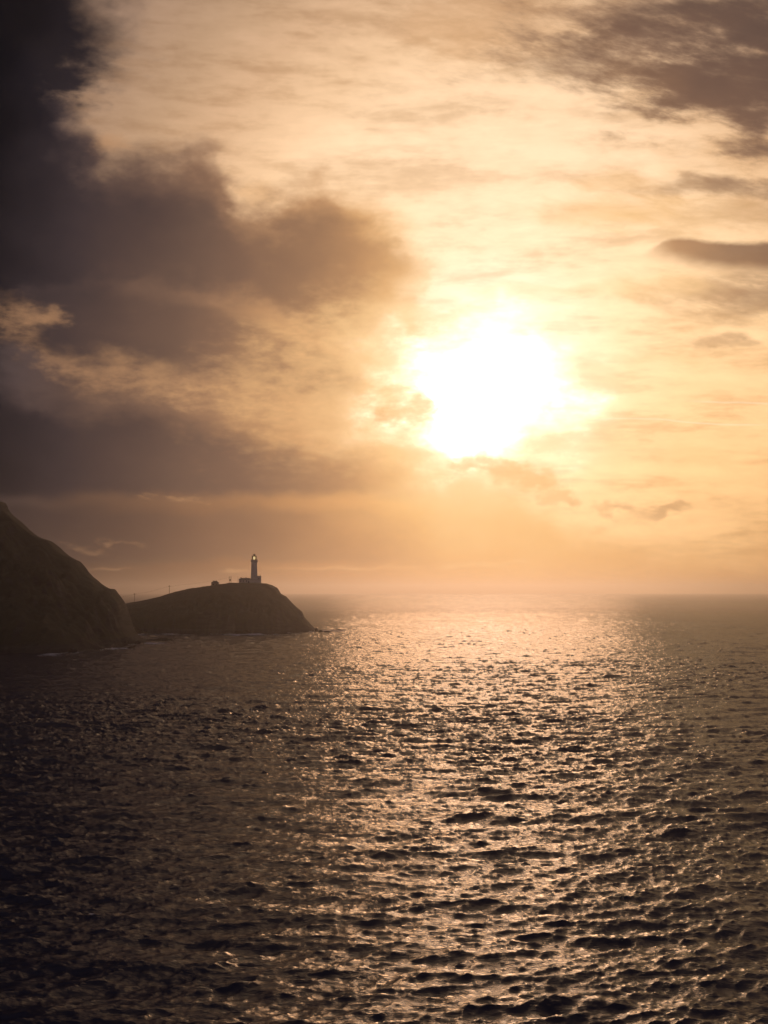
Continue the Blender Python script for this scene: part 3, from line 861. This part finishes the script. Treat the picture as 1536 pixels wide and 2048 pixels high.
# boundary wall on the slope in front of the tower
wy = LY - 6.5
wall_root = empty('boundary_wall', (xx(510), wy, zz(1168)))
set_props(wall_root, 'pale boundary wall stepping down the grass in front of the lighthouse', 'wall')
def slab(bm, pts, y, t):
    a = [bm.verts.new((x, y - t / 2, z)) for x, z in pts]; b = [bm.verts.new((x, y + t / 2, z)) for x, z in pts]
    bm.faces.new(a); bm.faces.new(b[::-1])
    n = len(pts)
    for k in range(n):
        bm.faces.new((a[k], b[k], b[(k + 1) % n], a[(k + 1) % n]))
q = lambda x, y: (xx(x) - wall_root.location.x, zz(y) - wall_root.location.z)
bm = bmesh.new(); slab(bm, [q(497.2, 1160.6), q(521.8, 1160.2), q(521.8, 1169.5), q(506, 1169.5)], 0, .5); bm_link('wall_face', bm, M_WHITE, wall_root)
bm = bmesh.new(); slab(bm, [q(496.9, 1160.5), q(496.9, 1159.9), q(522.1, 1159.5), q(522.1, 1160.1)], 0, .72); bm_link('coping', bm, M_STONE, wall_root)

# small house alone on the ridge
hx0, hx1 = xx(423.2), xx(438.2)
hz0, hz1, hz2 = zz(1173.5), zz(1165.6), zz(1161.9)
ho = empty('house', ((hx0 + hx1) / 2, LY, hz0))
set_props(ho, 'small dark house with two stubby chimneys alone on the ridge left of the lighthouse', 'house')
hw = hx1 - hx0
bm = bmesh.new(); add_box(bm, (0, 0, (hz1 - hz0) / 2 - .4), (hw - .3, 4.6, hz1 - hz0 + .8)); bm_link('wall', bm, M_STONE, ho)
bm = bmesh.new(); hip_roof(bm, 0, 0, hw - .3, 4.6, hz1 - hz0 + .01, hz2 - hz0 - .05, 1.75, .28); rf = bm_link('roof', bm, M_SLATE, ho)
for px in (427.6, 433.3):
    bm = bmesh.new(); add_box(bm, (xx(px) - ho.location.x, 0, hz2 - hz0 - .1), (.95, .8, .9), taper=.85); bm_link('chimney', bm, M_STONE, rf)
for px in (427.5, 434.0):
    window_part(ho, xx(px) - ho.location.x, -2.33, zz(1169) - hz0, .9, 1.1, M_WOOD)

# ------------------------------------------------------------------ poles
tp = empty('transformer_pole', (xx(460.6), LY, ground_z(headland, xx(460.6), LY) - .3))
set_props(tp, 'twin-post timber pole carrying a dark transformer box, left of the cottage', 'pole')
tz = tp.location.z
for px in (458.8, 462.4):
    bm = bmesh.new(); add_tube(bm, (xx(px) - tp.location.x, 0, 0), (xx(px) - tp.location.x, 0, zz(1153.2) - tz), .17, .14, 8); bm_link('post', bm, M_WOOD, tp)
for y in (1153.9, 1158.3, 1161.8):
    bm = bmesh.new(); add_box(bm, (0, -.2, zz(y) - tz), (2.3 if y < 1155 else 1.9, .14, .2)); bm_link('crossarm', bm, M_WOOD, tp)
bm = bmesh.new(); add_lathe(bm, [(.45, zz(1161.3) - tz), (.55, zz(1161.0) - tz), (.55, zz(1159.2) - tz), (.42, zz(1158.8) - tz)], 16, (0, -.1, 0)); bm_link('transformer', bm, M_IRON, tp)

def utility_pole(px, y_top, y_foot, label):
    x = xx(px)
    z0 = ground_z(headland, x, LY) - .3
    r = empty('utility_pole', (x, LY, z0))
    set_props(r, label, 'pole', 'utility poles on the grassy neck')
    h = zz(y_top) - z0
    bm = bmesh.new(); add_tube(bm, (0, 0, 0), (0, 0, h), .22, .17, 8); bm_link('post', bm, M_WOOD, r)
    bm = bmesh.new(); add_box(bm, (0, -.2, h - .75), (2.0, .14, .2)); ca = bm_link('crossarm', bm, M_WOOD, r)
    for sx in (-.8, .0, .8):
        bm = bmesh.new(); zi = h - .65 if sx else h
        add_lathe(bm, [(.05, zi), (.12, zi + .06), (.10, zi + .16), (.14, zi + .22), (.05, zi + .34)], 8, (sx, -.2 if sx else 0, 0)); bm_link('insulator', bm, M_IRON, ca)
    return r, z0 + h
P1, t1 = utility_pole(270.1, 1186.8, 1205, 'thin timber utility pole standing lowest on the neck beside the dark hill')
P2, t2 = utility_pole(339.3, 1171.2, 1190, 'thin timber utility pole with crossarm halfway up the grassy slope')
am = empty('aerial_mast', (xx(476.4), LY - 1.0, ground_z(headland, xx(476.4), LY - 1.0) - .3))
set_props(am, 'thin bare mast standing at the left end of the long white cottage', 'mast')
bm = bmesh.new(); add_tube(bm, (0, 0, 0), (0, 0, zz(1152.2) - am.location.z), .11, .06, 6); bm_link('mast_pole', bm, M_IRON, am)
bm = bmesh.new(); add_box(bm, (0, 0, zz(1153.4) - am.location.z), (.5, .06, .06)); bm_link('antenna', bm, M_IRON, am)
# wires from pole to pole to transformer
wire = empty('power_line', (P1.location.x, LY, t1))
set_props(wire, 'thin sagging wires strung from pole to pole up to the transformer', 'wire')
pts = [Vector((xx(225), LY + 8, t1 - 3)), Vector((P1.location.x, LY, t1)), Vector((P2.location.x, LY, t2)), Vector((tp.location.x, LY, zz(1153.6)))]
for off in (-.8, .0, .8):
    bm = bmesh.new()
    for a, b in zip(pts, pts[1:]):
        prev = None
        for k in range(13):
            f = k / 12
            p = a.lerp(b, f) + Vector((off * .4, off * .4, -4 * f * (1 - f) * .9 - (.65 if off else 0))) - wire.location
            if prev is not None: add_tube(bm, prev, p, .02, seg=4)
            prev = p
    bm_link('wire', bm, M_IRON, wire)

# ------------------------------------------------------------------ rocks at the waterline
def rock(x, y, sx, sy, sz, seed, label):
    bm = bmesh.new()
    bmesh.ops.create_icosphere(bm, subdivisions=3, radius=1.0)
    g = random.Random(seed)
    offs = [Vector((g.uniform(-1, 1), g.uniform(-1, 1), g.uniform(-1, 1))).normalized() for _ in range(9)]
    lim = [g.uniform(.62, .95) for _ in range(9)]
    for v in bm.verts:
        for n, l in zip(offs, lim):
            d = v.co.dot(n)
            if d > l: v.co -= n * (d - l) * .85
        v.co = Vector((v.co.x * sx, v.co.y * sy, v.co.z * sz))
    o = bm_link('rock', bm, M_LAND)
    o.location = (x, y, sz * .25)
    set_props(o, label, 'rock', 'wet rocks at the foot of the cliffs')
for (x, y), s, lab in zip([(-163.59, 907.55), (-56.97, 1212.83), (-53.33, 1197.9), (-47.28, 1183.33), (-151.01, 851.99), (-173.47, 796.29)],
        ((.9, 1.0, 2.2), (1.9, 2.2, 2.4), (2.0, 2.0, 1.4), (3.0, 2.0, .9), (2.2, 2.0, 1.0), (2.6, 2.5, 1.9)),
        ('small upright dark rock poking out of the surf off the corner of the dark hill',
         'dark wet rock right at the tip of the lighthouse headland', 'low dark rock just off the tip of the lighthouse headland',
         'flat wave-washed rock farthest out beyond the lighthouse headland', 'low wet ledge of rock at the right foot of the dark hill',
         'blocky dark rock against the waterline near the middle of the dark hill')):
    rock(x, y, *s, int(abs(x * 7 + y)), lab)

# ------------------------------------------------------------------ gulls
def gull(loc, rz, bank, span, label):
    bm = bmesh.new()
    body = [(-.30, .0, .02), (-.22, .05, .05), (-.05, .075, .08), (.12, .06, .065), (.20, .045, .05), (.27, .03, .035), (.33, .004, .006)]
    rings = []
    for x, ry, rz_ in body:
        rings.append([bm.verts.new((x, max(ry, .004) * math.cos(a), max(rz_, .004) * math.sin(a))) for a in (2 * math.pi * k / 8 for k in range(8))])
    for a, b in zip(rings, rings[1:]):
        for k in range(8): bm.faces.new((a[k], a[(k + 1) % 8], b[(k + 1) % 8], b[k]))
    bm.faces.new(rings[0][::-1]); bm.faces.new(rings[-1])
    for s in (-1, 1):                       # wings: inner part raised, hand swept back and down
        sec = [(.10, -.10, .05, .04), (.12, -.08, .30, .16), (.08, -.06, .52, .14), (-.12, -.16, .80, .05)]
        prev = None
        for lead, trail, yy, zz_ in sec:
            cur = [bm.verts.new((lead, s * yy, zz_)), bm.verts.new((trail, s * yy, zz_)), bm.verts.new((trail, s * yy, zz_ - .018)), bm.verts.new((lead, s * yy, zz_ - .018))]
            if prev:
                for k in range(4): bm.faces.new((prev[k], prev[(k + 1) % 4], cur[(k + 1) % 4], cur[k]))
            else:
                bm.faces.new(cur)
            prev = cur
        bm.faces.new(prev)
    a = [bm.verts.new(p) for p in ((-.26, .03, .01), (-.42, .09, .01), (-.42, -.09, .01), (-.26, -.03, .01), (-.26, .03, -.01), (-.42, .09, -.005), (-.42, -.09, -.005), (-.26, -.03, -.01))]
    for f in ((0, 1, 2, 3), (7, 6, 5, 4), (0, 4, 5, 1), (1, 5, 6, 2), (2, 6, 7, 3), (3, 7, 4, 0)): bm.faces.new([a[k] for k in f])
    for v in bm.verts: v.co *= span / 1.6
    o = bm_link('gull', bm, M_FEATHER)
    o.location = loc
    o.rotation_euler = (bank, 0, rz)
    set_props(o, label, 'bird', 'gulls in the air left of the lighthouse')
gull((-82.86, 760, 49.98), R(70), R(12), 1.3, 'upper of two distant gulls flying left of the lighthouse lantern')
gull((-72.47, 700, 46.18), R(110), R(-40), 1.2, 'lower of two distant gulls, flying closer to the lighthouse tower')
